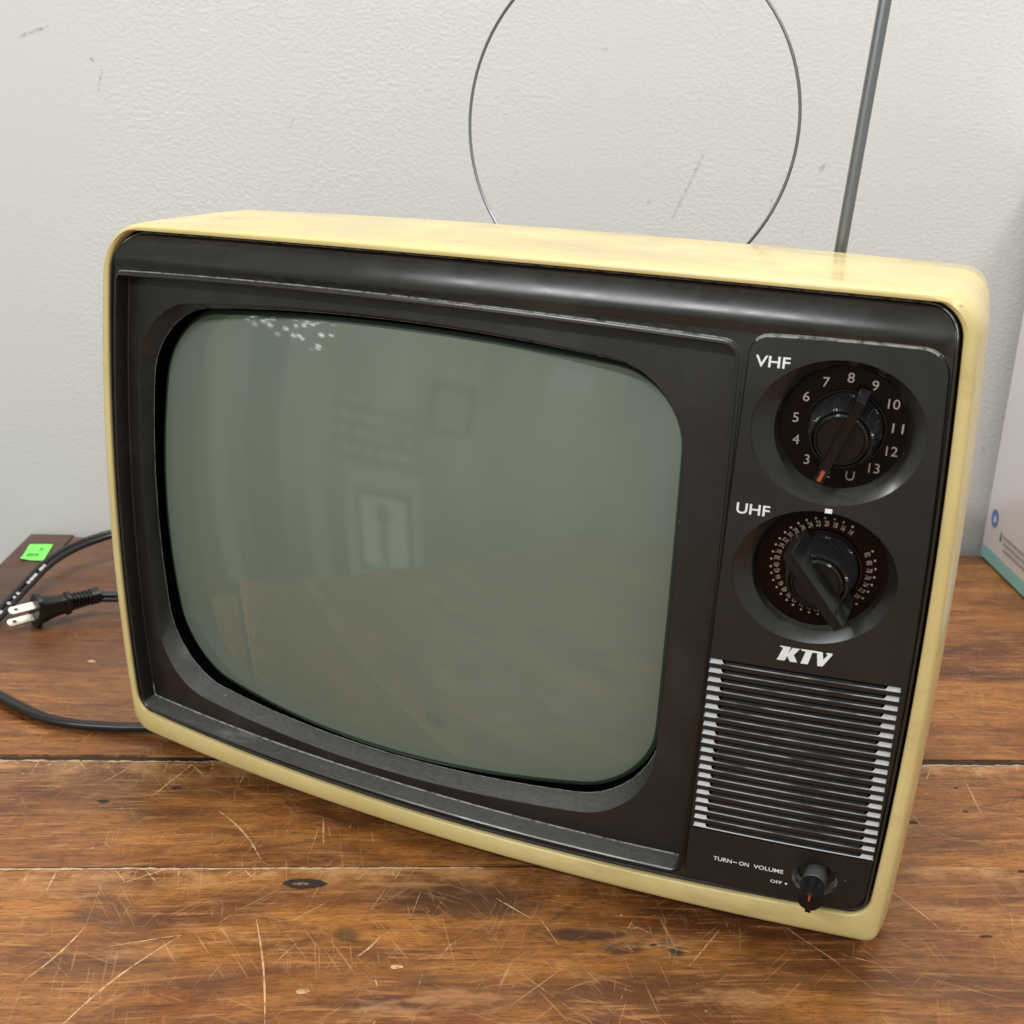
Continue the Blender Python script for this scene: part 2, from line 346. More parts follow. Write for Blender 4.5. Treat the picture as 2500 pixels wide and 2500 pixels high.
# ------------------------------------------------------------------ television front geometry (local frame: x right, y into the set, z up; metres)
W_, H_, B_, C_ = .42, .2735, .0184, .0045
def S(x, z):
    u = (x-W_/2)/(W_/2); v = (z-H_/2)/(H_/2); return -B_*(1-u*u)-C_*(1-v*v)
def outl(x0, x1, z0, z1, bx0=0, bx1=0, bz0=0, bz1=0, rad=(.01,)*4, inset=0, sh0=0, sh1=0, m=36, nc=10):
    """bowed rounded rectangle, clockwise from the top left; rad = TL,TR,BR,BL; same point count for every inset"""
    if isinstance(inset, (int, float)): inset = (inset,)*4           # left, right, bottom, top
    X0, X1, Z0, Z1 = x0+inset[0], x1-inset[1], z0+inset[2], z1-inset[3]
    il = [max(inset[0], inset[3]), max(inset[1], inset[3]), max(inset[1], inset[2]), max(inset[0], inset[2])]
    rr = [max(r_-i_, .0004) for r_, i_ in zip(rad, il)]
    P = []
    def arc(cx, cz, r_, a0, a1): return [(cx+r_*math.cos(a0+(a1-a0)*k/nc), cz+r_*math.sin(a0+(a1-a0)*k/nc)) for k in range(nc+1)]
    cs = [arc(X0+rr[0], Z1-rr[0], rr[0], math.pi, math.pi/2), arc(X1-rr[1], Z1-rr[1], rr[1], math.pi/2, 0),
          arc(X1-rr[2], Z0+rr[2], rr[2], 0, -math.pi/2), arc(X0+rr[3], Z0+rr[3], rr[3], -math.pi/2, -math.pi)]
    for i in range(4):
        P += cs[i]; a, b_ = cs[i][-1], cs[(i+1) % 4][0]
        P += [(a[0]+(b_[0]-a[0])*k/m, a[1]+(b_[1]-a[1])*k/m) for k in range(1, m)]
    cx, cz, hx, hz = (x0+x1)/2, (z0+z1)/2, (x1-x0)/2, (z1-z0)/2; out = []
    for (px, pz) in P:
        u, v = (px-cx)/hx, (pz-cz)/hz
        out.append((px+u*(1-v*v)*(bx1 if u > 0 else bx0)+(sh1 if u > 0 else sh0)*v*abs(u), pz+v*(1-u*u)*(bz1 if v > 0 else bz0)))
    return out
def lift(P, off, fn=None): return [(x_, S(x_, z_)+(off(x_, z_) if callable(off) else off), z_) for x_, z_ in P]
def inside(P, poly):
    poly = np.array(poly); x_, z_ = P[:, 0], P[:, 1]; r_ = np.zeros(len(P), bool); n = len(poly); j = n-1
    for i in range(n):
        xi, zi = poly[i]; xj, zj = poly[j]
        if zi != zj: r_ ^= ((zi > z_) != (zj > z_)) & (x_ < (xj-xi)*(z_-zi)/(zj-zi)+xi)
        j = i
    return r_
def fill(outer, holes, yfn, step=.0035, stepz=None):
    """constrained triangulation of a region with holes, lifted on to y = yfn(x,z)"""
    pts = []; edges = []
    for lp in [outer]+holes:
        n = len(pts); pts += list(lp); edges += [(n+i, n+(i+1) % len(lp)) for i in range(len(lp))]
    o = np.array(outer); gx, gz = np.meshgrid(np.arange(o[:, 0].min(), o[:, 0].max(), step), np.arange(o[:, 1].min(), o[:, 1].max(), stepz or step))
    G = np.c_[gx.ravel(), gz.ravel()]; k = inside(G, outer)
    for h_ in holes: k &= ~inside(G, h_)
    B = np.array(pts); G = G[k]
    if len(G):
        dmin = np.array([np.min((B[:, 0]-g[0])**2+(B[:, 1]-g[1])**2) for g in G]); G = G[dmin > (.35*min(step, stepz or step))**2]
    allp = [Vector(p) for p in pts]+[Vector(g) for g in G]
    V, _, F, *_r = geometry.delaunay_2d_cdt(allp, edges, [], 0, 1e-7)
    V = np.array([tuple(v) for v in V]); F = [tuple(f) for f in F]
    Cn = np.array([V[list(f)].mean(0) for f in F]); k = inside(Cn, outer)
    for h_ in holes: k &= ~inside(Cn, h_)
    F = [f for f, kk in zip(F, k) if kk]
    # face the viewer (-y)
    F2 = []
    for f in F:
        a, b_, c_ = (V[i] for i in f[:3]); cr = (b_[0]-a[0])*(c_[1]-a[1])-(b_[1]-a[1])*(c_[0]-a[0])
        F2.append(f if cr > 0 else f[::-1])
    return [(p[0], yfn(p[0], p[1]), p[1]) for p in V], F2

TA = 0.4949237; TZ = -.026
tv = empty('television', (0, 0, 0), -TA)
tag(tv, 'vintage portable television in yellowed cream case with dark front and two dials', 'television')
tvb = tv; ZOFF = -TZ                     # children are lifted so that the table top is z = 0
def loc(o): o.location = (0, 0, ZOFF); return o

BO = dict(x0=.0005, x1=.4195, z0=-.0015, z1=.2745, bx0=.0047, bx1=.0047, bz0=.0028, bz1=.003, rad=(.023, .014, .009, .011), sh0=-.0015)
RO = dict(x0=-.0045, x1=.4250, z0=-.0157, z1=.2768, bx0=.0062, bx1=.0050, bz0=-.0002, bz1=.003, rad=(.025, .015, .0055, .012), sh0=-.0015)
AO = dict(x0=.0058, x1=.3350, z0=.003, z1=.2505, bx0=.005, bx1=.002, bz0=.001, bz1=.0042, rad=(.003, .006, .0035, .004), sh1=.0013, sh0=-.0015)
PO = dict(x0=.3394, x1=.4168, z0=.0012, z1=.2555, bx0=.000, bx1=.0042, bz0=.0012, bz1=.0008, rad=(.0075, .010, .0085, .006), sh0=.0021)
BOu = dict(x0=.0168, x1=.3150, z0=.0210, z1=.2350, bx0=.0055, bx1=.0035, bz0=.0105, bz1=.0108, rad=(.034, .033, .033, .030), sh0=-.0035)
B2O = dict(x0=.0196, x1=.3140, z0=.0262, z1=.2325, bx0=.0088, bx1=.0035, bz0=.0124, bz1=.0108, rad=(.036, .034, .036, .034), sh0=-.0025)
def ex(dct, **k): q = dict(dct); q.update(k); return q
def P_(dct, inset=0): return outl(**dct, inset=inset)

# --- cabinet shell
mb = MB()
def shell(y, ins, **k):
    pts = P_(ex(RO, **k), ins); return [(p[0], y+S(p[0], p[1])*max(0, 1-y/.03), p[1]) for p in pts]
L = [lift(P_(BO, .0), .006), lift(P_(BO, .0), .0012), lift(P_(BO, -.0005), .0003), lift(P_(BO, -.0012), 0)]
L += [[(x_, S(x_, z_)-.0004, z_) for x_, z_ in [((a[0]+b_[0])/2, (a[1]+b_[1])/2) for a, b_ in zip(P_(BO, -.0012), P_(RO, .003))]]]
L += [lift(P_(RO, .003), 0), lift(P_(RO, .0013), .0005), lift(P_(RO, .0004), .0015), lift(P_(RO, 0), .0030)]
def back(y, li, ri, bi, ti, f, rd=None):
    pts = outl(**(ex(RO, rad=rd) if rd else RO), inset=(li, ri, bi, ti)); return [(x_, y+S(x_, z_)*f, z_) for x_, z_ in pts]
L += [back(.010, -.0005, -.0012, -.0002, -.0008, .9), back(.022, 0, -.0020, 0, -.0016, .75), back(.045, .004, -.0016, .001, -.0030, .5),
      back(.075, .010, -.0003, .004, -.0042, .2, (.022, .0135, .0065, .012)), back(.099, .0155, .0018, .008, -.0048, 0, (.020, .0125, .008, .014)), back(.1005, .017, .0033, .0095, -.0036, 0, (.02, .0125, .01, .015)), back(.1005, .025, .012, .018, .003, 0, (.03, .03, .02, .02))]
mb.loops(L, 0, flip=True)
loc(mb.build('cabinet_shell', M['cream'], tvb, sharp=50))

# --- dark back cover
mb = MB(); L = []
for y, i in ((.097, .022), (.125, .026), (.16, .034), (.21, .052), (.245, .065), (.250, .070)):
    L.append([(x_, y, z_) for x_, z_ in outl(**RO, inset=(i, i-.008, i*.55, i*.5-.006))])
mb.loops(L, 0, cap1=True, flip=True)
for k in range(14): mb.box((.12+k*.014, .252, .15), (.003, .0015, .06), m=1)
loc(mb.build('back_cover', [M['back'], M['dark_void']], tvb, sharp=40))

# --- front bezel: outer lip, top roll, web between the openings
def roll(z_, x_):
    top = .2745+.003*(1-((x_-.21)/.21)**2)-.0015
    t_ = min(max((top-z_)/.0175, 0), 1)
    return .0062*(1-t_)**2.0+.0016*min(1, max(0, (t_-.72)/.28))**2 if t_ < 1 else .0016
def basey(x_, z_): return S(x_, z_)+roll(z_, x_)
mb = MB()
lipo = [lift(P_(BO, .0004), .010), lift(P_(BO, .0009), .0068)]
def lipoff(k):
    def f(x_, z_): return k+(.0060 if False else roll(z_, x_)*.93 if z_ > .262 else 0)
    return f
L = [lift(P_(BO, .0003), .012), lift(P_(BO, .0012), lipoff(.0050)), lift(P_(BO, .0014), lipoff(.0008)), lift(P_(BO, .0017), lipoff(.0003)), lift(P_(BO, .0022), lipoff(.0004)),
     lift(P_(BO, .0027), lipoff(.0013))]
n0_ = len(mb.F); mb.loops(L, 0); N_ = len(L[0])
for i in range(3*N_, 4*N_):
    if mb.V[mb.F[n0_+i][0]][2] > .266: mb.M[n0_+i] = 1
inner = P_(BO, .0027)
rimo = P_(AO, -.0027); pano = P_(PO, -.0009)
V, F = fill(inner, [rimo, pano], basey, .006, .0016); mb.add(V, F)
# raised rim round the screen recess
def edge(off):
    def f(x_, z_): return off+max(0, roll(z_, x_)-.0016)*.5
    return f
mb.loops([lift(rimo, lambda x_, z_: roll(z_, x_)), lift(P_(AO, -.0022), edge(.0012)), lift(P_(AO, -.0013), edge(.0010)), lift(P_(AO, -.0012), .0002), lift(P_(AO, -.0006), -.0001), lift(P_(AO, 0), .0004)], 0)
for i in range(len(mb.F)-5*len(rimo), len(mb.F)-4*len(rimo)):
    if mb.V[mb.F[i][0]][2] > .2525: mb.M[i] = 1
bez = loc(mb.build('front_bezel', [M['bezel'], M['dust_edge']], tvb, sharp=30))

# --- screen surround: recess walls, floor, ring and throat
mb = MB()
Ai = lambda k: outl(**AO, inset=k)
fl = (.0016, .0012, .0031, .0012)
L = [lift(Ai(0), .0004), lift(Ai((.0002, .0002, .0004, .0002)), .001), lift(Ai((.0011, .001, .0026, .001)), .0086), lift(Ai(fl), .0092)]
mb.loops(L, 0)
for i in range(2*len(rimo), 3*len(rimo)):
    if mb.V[mb.F[i][0]][2] < .0075: mb.M[i] = 2
V, F = fill(Ai(fl), [P_(BOu, -.0003)], lambda x_, z_: S(x_, z_)+.0092, .005); mb.add(V, F, 0)
mb.loops([lift(P_(BOu, -.0003), .0092), lift(P_(BOu, 0), .0095), lift(P_(B2O, -.0002), .0196), lift(P_(B2O, 0), .0199), lift(P_(B2O, .00022), .0200), lift(P_(B2O, .0006), .0202)], [0, 1, 1, 2, 3])
mb.loops([lift(P_(B2O, .0006), .0202), lift(P_(B2O, -.0006), .045)], 3)
loc(mb.build('screen_surround', [M['surround'], M['ring'], M['dust_edge'], M['dark_void']], tvb, sharp=30))

# --- picture tube
def gy(x_, z_):
    return -.0120-.0433*(x_-.166)+((x_-.166)**2)/(2*.50)+((z_-.128)**2)/(2*.52)
outer = P_(B2O, .0006); cx, cz = .166, .128; L = []; mi = []
insets = [-.0008, .0004, .0014, .0026, .0040]
for k in insets: L.append([(x_, gy(x_, z_)+.004*max(0, (.0030-k)/.004)**2, z_) for x_, z_ in P_(B2O, k)])
base = P_(B2O, .0030)
for s_ in np.linspace(1, .02, 40)[1:]: L.append([(cx+(x_-cx)*s_, gy(cx+(x_-cx)*s_, cz+(z_-cz)*s_), cz+(z_-cz)*s_) for x_, z_ in base])
mi = [2, 2, 1, 1]+[0]*39
mb = MB(); mb.loops(L, mi, cap1=True)
mb.M[-1] = 0
loc(mb.build('picture_tube', [M['phosphor'], M['glass_edge'], M['glass_black']], tvb, sharp=60))
M['glass_black'].node_tree.nodes['Principled BSDF'].inputs['IOR'].default_value = 1.2

# --- control panel with holes
def ell(cx, cz, rx, rz, n=72): return [(cx+rx*math.cos(2*math.pi*k/n), cz+rz*math.sin(2*math.pi*k/n)) for k in range(n)]
VH = (.3795, .2193, .0341, .0296); UH = (.3779, .1577, .0333, .0291); VO = (.3952, .0140, .0099, .0086)
GR = (.3394, .4186, .0287, .1149); NS = 20; PT = .00437
def grx(z_): k = (z_-.072)/.043; return (GR[0]+.0, GR[1]-.0006*k)
grect = []
for k in range(0, 25): grect.append((GR[0]+(GR[1]-GR[0])*k/24, GR[3]))
for k in range(1, 25): grect.append((GR[1], GR[3]+(GR[2]-GR[3])*k/24))
for k in range(1, 25): grect.append((GR[1]+(GR[0]-GR[1])*k/24, GR[2]))
for k in range(1, 24): grect.append((GR[0], GR[2]+(GR[3]-GR[2])*k/24))
mb = MB()
mb.loops([lift(pano, lambda x_, z_: roll(z_, x_)), lift(P_(PO, -.0006), .0016), lift(P_(PO, -.0001), .0004), lift(P_(PO, .0003), 0)], 0)
# dusty ledge along the top of the panel
for i, f in enumerate(mb.F):
    zc = np.mean([mb.V[k][2] for k in f]); 
    if zc > .2535 and abs(mb.V[f[0]][0]-mb.V[f[1]][0]) > .00002: mb.M[i] = 1
V, F = fill(P_(PO, .0003), [ell(*VH), ell(*UH), ell(*VO), grect], S, .004); mb.add(V, F)
loc(mb.build('control_panel', [M['panel'], M['dust_edge']], tvb, sharp=25))

# --- speaker grille
mb = MB()
gx0, gx1 = GR[0], GR[1]; land = .00195
xs = [gx0+(gx1-gx0)*k/30 for k in range(31)]
tabw = .0052
def strip(za, ya, zb, yb, xa, xb, m, n=16):
    A = []; B = []
    for k in range(n+1):
        x_ = xa+(xb-xa)*k/n; A.append((x_, S(x_, za)+ya, za)); B.append((x_, S(x_, zb)+yb, zb))
    mb.loops([A, B], m, close=False, flip=True)
for i in range(NS):
    zt = GR[3]-i*PT; zl = zt-(PT-land)           # groove from zt down to zl, land from zl down to next
    zn = zt-PT
    if i < NS-1: strip(zl, 0, zn, 0, gx0, gx1, 0)
    # end tabs: bright sloping shelves
    for xa, xb in ((gx0, gx0+tabw), (gx1-tabw, gx1)):
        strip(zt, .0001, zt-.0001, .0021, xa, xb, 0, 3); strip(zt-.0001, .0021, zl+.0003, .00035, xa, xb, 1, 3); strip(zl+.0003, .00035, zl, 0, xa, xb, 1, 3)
    xa, xb = gx0+tabw, gx1-tabw
    strip(zt, 0, zt-.0001, .008, xa, xb, 2)                               # underside of the land above
    strip(zl+.00032, .0004, zl, 0, xa, xb, 1 if i == NS-1 else 4)                             # nose with its bright lit edge painted in
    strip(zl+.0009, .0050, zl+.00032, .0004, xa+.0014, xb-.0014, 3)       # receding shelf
    strip(zt-.0001, .008, zl+.0009, .005, xa, xb, 2)
    for xc, sg in ((xa, 1), (xb, -1)):                                    # rounded foot of each tab
        n0 = 6; P0 = []; 
        for k in range(n0+1):
            a = math.pi/2*k/n0; xx = xc+sg*.0014*(1-math.cos(a)); zz = zt-.0005-(zt-.0005-zl-.0003)*math.sin(a)
            P0.append((xx, zz))
        A = [(p[0], S(*p)+.0003+(p[1]-zl)*.55, p[1]) for p in P0]; Bq = [(xc, S(xc, p[1])+.0003+(p[1]-zl)*.55, p[1]) for p in P0]
        C3 = [(p[0], p[1]+.007, p[2]) if True else p for p in [(a_[0], a_[1], a_[2]) for a_ in A]]
        # filled fillet plus its dark inner wall
        q = [(xc, S(xc, zl)+.0003, zl+.0001)]
        mb.add(A+q, [(len(A), k+1, k) if sg < 0 else (len(A), k, k+1) for k in range(n0)], 1)
        mb.loops([A, C3], 2, close=False)
loc(mb.build('speaker_grille', [M['panel'], M['louvre'], M['dark_void'], M['bezel'], M['nose']], tvb, smooth=True, sharp=20))

# --- local frames for the dials
def frame(cx, cz, off):
    e = 1e-4; sx = (S(cx+e, cz)-S(cx-e, cz))/(2*e); sz = (S(cx, cz+e)-S(cx, cz-e))/(2*e)
    n = Vector((sx, -1, sz)).normalized(); u = Vector((1, sx, 0)).normalized(); v = n.cross(u).normalized()
    if v.z < 0: v = -v
    o = Vector((cx, S(cx, cz)+off, cz))
    return lambda a, b_, h=0: o+u*a+v*b_+n*h
def kframe(cx, cz, off):
    n = Vector((.035, -1, -.12)).normalized(); u = Vector((0, 0, 1)).cross(n).normalized(); u = u if u.x > 0 else -u; v = n.cross(u).normalized(); v = v if v.z > 0 else -v
    o = Vector((cx, S(cx, cz)+off, cz)); return lambda a, b_, h=0: o+u*a+v*b_+n*h
def lathe(mb, fr, prof, n=64, m=0, cap=True, teeth=None, flip=False):
    L = []
    for i, (r_, h) in enumerate(prof):
        L.append([fr((r_-(teeth[2] if teeth and teeth[0] <= i <= teeth[1] and k % 2 else 0))*math.cos(2*math.pi*k/n), (r_-(teeth[2] if teeth and teeth[0] <= i <= teeth[1] and k % 2 else 0))*math.sin(2*math.pi*k/n), h) for k in range(n)])
    mb.loops(L, m, cap1=cap, flip=flip)
# text helper: glyph mesh laid in a frame
def glyphs(txt, size, condense=1, weight=0, center=True):
    cu = bpy.data.curves.new('t', 'FONT'); cu.body = txt; cu.size = size; cu.align_x = 'CENTER' if center else 'LEFT'; cu.align_y = 'CENTER' if center else 'BOTTOM_BASELINE'
    cu.offset = weight; cu.resolution_u = 4
    o = bpy.data.objects.new('t', cu); COL.objects.link(o); dg = bpy.context.evaluated_depsgraph_get(); me = bpy.data.meshes.new_from_object(o.evaluated_get(dg))
    V = [(v.co.x*condense, v.co.y) for v in me.vertices]; F = [tuple(p.vertices) for p in me.polygons]
    bpy.data.objects.remove(o); bpy.data.curves.remove(cu); bpy.data.meshes.remove(me); return V, F
def dial(name_face, E, c, off, r_in, r_disc, depth=.008):
    """bevelled well in the panel"""
    fr = frame(c[0], c[1], 0); mb = MB(); n = 72
    Lo = lift(ell(*E), 0)
    def circ(r_, h): return [fr(r_*math.cos(2*math.pi*k/n), r_*math.sin(2*math.pi*k/n), h) for k in range(n)]
    Lo2 = [Vector(a)*.98+Vector(b_)*.02+Vector((0, .0003, 0)) for a, b_ in zip(Lo, circ(r_in, -.003))]
    mb.loops([Lo, Lo2, circ(r_in, -.0030), circ(r_in-.0005, -.0035), circ(r_disc, -depth+.0004), circ(r_disc-.0003, -depth)], 0, flip=True)
    return loc(mb.build('dial_well', [M['bezel']], tvb, sharp=28))
def knob(name, c, ang, hcap, hfin, half, wid, parent, halfdome=False, orange=True):
    fr = kframe(c[0], c[1], .008); e = empty(name, (0, 0, ZOFF)); e.parent = parent
    mb = MB()
    lathe(mb, fr, [(.0161, .0002), (.0161, .0010), (.0155, .0010), (.0152, .0004)], 64, cap=False)
    lathe(mb, fr, [(.0149, .0002), (.0149, .0025), (.0148, .0030), (.0128, hcap-.0025), (.0122, hcap-.0019), (.0114, hcap-.0018), (.0112, hcap-.005)], 144, teeth=(2, 4, .00055))
    mb.build('knurled_skirt', M['gloss_black'], e, sharp=20)
    mb = MB(); lathe(mb, fr, [(.0106, hcap-.006), (.0106, hcap-.0008), (.0101, hcap-.0001), (.0095, hcap), (.0090, hcap-.0007), (.0001, hcap-.0009)], 64)
    mb.build('cap', M['gloss_black'], e)
    # pointer fin, ang from vertical (clockwise), length 2*half
    ca, sa = math.cos(ang), math.sin(ang)
    def g(l, s_, h): return fr(l*sa+s_*ca, l*ca-s_*sa, h)
    mb = MB(); Lp = []
    ls = [-half, -half+.0006, -half*.70, -half*.62, half*.62, half*.70, half-.0006, half]
    for l in ls:
        ww = wid/2*(1.0 if abs(l) > half*.6 else .86); low = .004 if abs(l) > half*.66 else hcap-.002
        t_ = hfin-(.0006 if abs(l) > half-.0003 else 0); ww_ = ww-(.0004 if abs(l) > half-.0003 else 0)
        Lp.append([g(l, -ww_*(1.18 if orange else 2.1), low), g(l, -ww_*1.02, t_-.0006), g(l, -ww_*.9, t_-.0001), g(l, 0, t_), g(l, ww_*.9, t_-.0001), g(l, ww_*1.02, t_-.0006), g(l, ww_*1.18, low)])
    mb.loops(Lp, 0, cap0=True, cap1=True)
    mb.build('pointer', M['gloss_black'], e, sharp=25)
    if orange:
        mb = MB(); a0, a1, w0 = -half+.0012, -half+.0062, .00075
        mb.box(g((a0+a1)/2, 0, hfin+.00005), ((.0001), (.0001), (.0001)))
        mb = MB(); mb.add([g(a0, -w0, hfin+.00012), g(a0, w0, hfin+.00012), g(a1, w0, hfin+.00012), g(a1, -w0, hfin+.00012)], [(0, 1, 2, 3)])
        mb.add([g(a0-.0001, -w0, hfin-.0001), g(a0, -w0, hfin+.00012), g(a0, w0, hfin+.00012), g(a0-.0001, w0, hfin-.0001)], [(0, 1, 2, 3)])
        mb.build('pointer_mark', M['orange'], e, smooth=False)
    return e
# VHF
CV = (.3815, .2207); CU = (.3800, .1609)
dial('vhf', VH, CV, 0, .0271, .0252); dial('uhf', UH, CU, 0, .0279, .0266)
def dialface(c, r_, name, label):
    fr = frame(c[0], c[1], .0079); mb = MB(); lathe(mb, fr, [(r_+.0008, 0), (r_*.5, 0), (.0001, 0)], 72)
    o = loc(mb.build(name, M['dial'], tvb, sharp=60)); return o, frame(c[0], c[1], .00775)
fo, fr = dialface(CV, .0252, 'vhf_dial_face', '')
mb = MB()
for s_, a in zip('8 9 10 11 12 13 U 2 3 4 5 6 7'.split(), [91.2, 62.6, 33.6, 4.5, -23.2, -50.7, -78, -104, -132.5, -159.5, 174.3, 147.1, 119.7]):
    V, F = glyphs(s_, .0057, 1.05, .0); ra = .0202; a = math.radians(a); ox, oz = ra*math.cos(a), ra*math.sin(a)
    if s_ == '11': V = [(p[0]*1.25, p[1]) for p in V]
    mb.add([fr(ox+p[0], oz+p[1], 0) for p in V], F)
mb.build('channel_numbers', M['numeral'], fo, smooth=False)
fo, fr = dialface(CU, .0266, 'uhf_dial_face', '')
UA = [62.6, 73.4, 83.5, 94.0, 104.2, 114.5, 124.3, 134.0, 142.8, 152.2, 160.7, 169.6, 178.4, -172.2, -164.2, -155.4, -146.0, -136.7, -127.1, -117.9, -107.6, -98.0, -88.0, -79, -70, -60.5, -51.4, -42.6, -32.6, -23.0, -14.0, -4.6, 5.2, 15.2, 26.4]
mb = MB()
for i, a in enumerate(UA):
    a = math.radians(a); ch = str(14+2*i); u_ = (math.cos(a), math.sin(a)); R2 = .0213
    mb.add([fr(u_[0]*R2+.0005*math.cos(k*math.pi/5), u_[1]*R2+.0005*math.sin(k*math.pi/5), 0) for k in range(10)], [tuple(range(10))])
    V, F = glyphs(ch, .0034, .58, .00000); Rn = .0188; aa = a-math.radians(2.2)
    u_ = (math.cos(aa), math.sin(aa)); tx = (u_[1], -u_[0])
    mb.add([fr(u_[0]*(Rn+p[1])+tx[0]*p[0], u_[1]*(Rn+p[1])+tx[1]*p[0], 0) for p in V], F)
mb.build('channel_numbers', M['uhf_numeral'], fo, smooth=False)
knob('vhf_knob', CV, math.radians(19.9), .0170, .0202, .0192, .0040, tvb)
knob('uhf_knob', CU, math.radians(141.3), .0185, .0260, .0189, .0046, tvb, orange=False)
# volume
fr = kframe(VO[0], VO[1]-.0003, 0); mb = MB()
n = 72; Lo = lift(ell(*VO), 0)
mb.loops([Lo, [Vector(a)+Vector((0, .0004, 0)) for a in Lo], [Vector((VO[0]+(a[0]-VO[0])*.88, a[1]+.0065, VO[1]+(a[2]-VO[1])*.88)) for a in Lo], [Vector((VO[0]+(a[0]-VO[0])*.1, a[1]+.0065, VO[1]+(a[2]-VO[1])*.1)) for a in Lo]], [0, 0, 1], flip=True)
loc(mb.build('volume_well', [M['dust_edge'], M['surround']], tvb, sharp=30))
e = empty('volume_knob', (0, 0, ZOFF)); e.parent = tvb
mb = MB(); lathe(mb, fr, [(.0056, -.006), (.0056, .0035), (.0052, .0040)], 64, cap=True); mb.build('knob_collar', M['ring'], e)
mb = MB(); lathe(mb, fr, [(.0050, .0035), (.0054, .0040), (.0053, .0142), (.0050, .0150), (.0040, .0154), (.0001, .0155)], 96, teeth=(1, 2, .0004)); mb.build('ribbed_body', M['gloss_black'], e, sharp=20)
mb = MB(); c0 = [(-.0013, -.0052), (.0013, -.0052), (.0013, .0052), (-.0013, .0052)]
mb.loops([[fr(a, b_*1.02, .0052) for a, b_ in c0], [fr(a, b_, .0157) for a, b_ in c0], [fr(a*.9, b_*.9, .0169) for a, b_ in c0]], 0, cap1=True); mb.build('pointer', M['gloss_black'], e, sharp=20)
mb = MB(); mb.add([fr(-.0004, .0018, .01705), fr(.0004, .0018, .01705), fr(.0004, .0050, .01705), fr(-.0004, .0050, .01705)], [(0, 1, 2, 3)]); mb.build('pointer_mark', M['orange'], e, smooth=False)

# --- lettering on the panel
def lettering(name, items, mt):
    mb = MB()
    for txt, x0, z0, size, cond, wgt in items:
        V, F = glyphs(txt, size, cond, wgt, False); mb.add([(x0+p[0], S(x0+p[0], z0+p[1])-.00012, z0+p[1]) for p in V], F)
    return mb
def flat(pts, off=-.00013): return [(x_, S(x_, z_)+off, z_) for x_, z_ in pts]
def fit_text(mb, txt, x0, x1, z0, h):
    V, F = glyphs(txt, 1, 1, .012, False); a = min(p[0] for p in V); b_ = max(p[0] for p in V); c_ = min(p[1] for p in V); d_ = max(p[1] for p in V)
    P = [(x0+(p[0]-a)/(b_-a)*(x1-x0), z0+(p[1]-c_)/(d_-c_)*h) for p in V]; mb.add(flat(P, -.00012), F)
mb = MB(); fit_text(mb, 'VHF', .3443, .3580, .2434, .0046); loc(mb.build('vhf_lettering', M['white_paint'], tvb, smooth=False))
mb = MB(); fit_text(mb, 'UHF', .3437, .3573, .1817, .0046); loc(mb.build('uhf_lettering', M['white_paint'], tvb, smooth=False))
mb = MB(); fit_text(mb, 'TURN', .3500, .3584, .0134, .0021); fit_text(mb, 'ON', .3617, .3661, .0134, .0021); fit_text(mb, 'VOLUME', .3682, .3815, .0134, .0021)
mb.add(flat([(.3589, .0142), (.3608, .0142), (.3608, .0146), (.3589, .0146)]), [(0, 1, 2, 3)])
loc(mb.build('volume_lettering', M['white_paint'], tvb, smooth=False))
mb = MB(); fit_text(mb, 'OFF', .3763, .3815, .0076, .0017)
mb.add(flat(ell(.3833, .0085, .00055, .00055, 16)), [tuple(range(16))])
loc(mb.build('off_lettering', M['white_paint'], tvb, smooth=False))
mb = MB(); mb.add(flat([(.3790, .1864), (.3818, .1864), (.3818, .1883), (.3790, .1883)]), [(0, 1, 2, 3)])
loc(mb.build('index_mark', M['white_paint'], tvb, smooth=False))
mb = MB()
K = [(.36824, .12584), (.37275, .12575), (.37182, .12279), (.37344, .12556), (.37648, .12561), (.37426, .12235), (.37595, .11928), (.37302, .11907), (.37162, .12149), (.37082, .11924), (.36747, .11912), (.36965, .12503), (.36835, .12530)]
Tt = [(.37674, .12574), (.38363, .12574), (.38363, .12492), (.38165, .12485), (.38037, .11918), (.37735, .11905), (.37889, .12487), (.37736, .1249)]
Vv = [(.38363, .12574), (.38581, .12560), (.38633, .12228), (.38800, .12480), (.38720, .12510), (.38743, .12568), (.38977, .12569), (.38968, .12481), (.38639, .11921), (.38432, .11908), (.38363, .12400)]
for poly in (K, Tt, Vv):
    tri = geometry.tessellate_polygon([[Vector((p[0], p[1], 0)) for p in poly]]); mb.add(flat(poly), [tuple(t_) for t_ in tri])
loc(mb.build('maker_logo', M['white_paint'], tvb, smooth=False))

# --- feet, antennas
for x_, y_ in ((.05, .045), (.37, .045), (.07, .20), (.35, .20)):
    mb = MB(); mb.tube([(x_, y_, .0), (x_, y_, .0155), (x_, y_, .030)], [.010, .0105, .0105], 20); mb.build('foot', M['rubber'], tvb)
zt = lambda z_: z_+ZOFF
mb = MB(); pts = [(.3490, .135, zt(.262)), (.3502, .135, zt(.2803)), (.3560, .135, zt(.3985)), (.3585, .135, zt(.450))]
mb.tube(pts, .0031, 20, 0); mb.tube([(.3585, .135, zt(.450)), (.3640, .135, zt(.56))], .0024, 16, 0)
mb.build('rod_antenna', M['chrome'], tvb)
mb = MB(); cxl, czl, rl = .2300, zt(.3385), .0920; yl = .138
pts = [(cxl+rl*math.sin(a)*1.0, yl, czl+rl*1.0*math.cos(a)) for a in np.linspace(-2.85, 2.85, 90)]
mb.tube(pts, .00085, 10, 0)
mb.box((cxl, yl, czl-rl+.004), (.022, .006, .005), m=1, bev=.001)
mb.build('loop_antenna', [M['loop_wire'], M['rubber']], tvb)

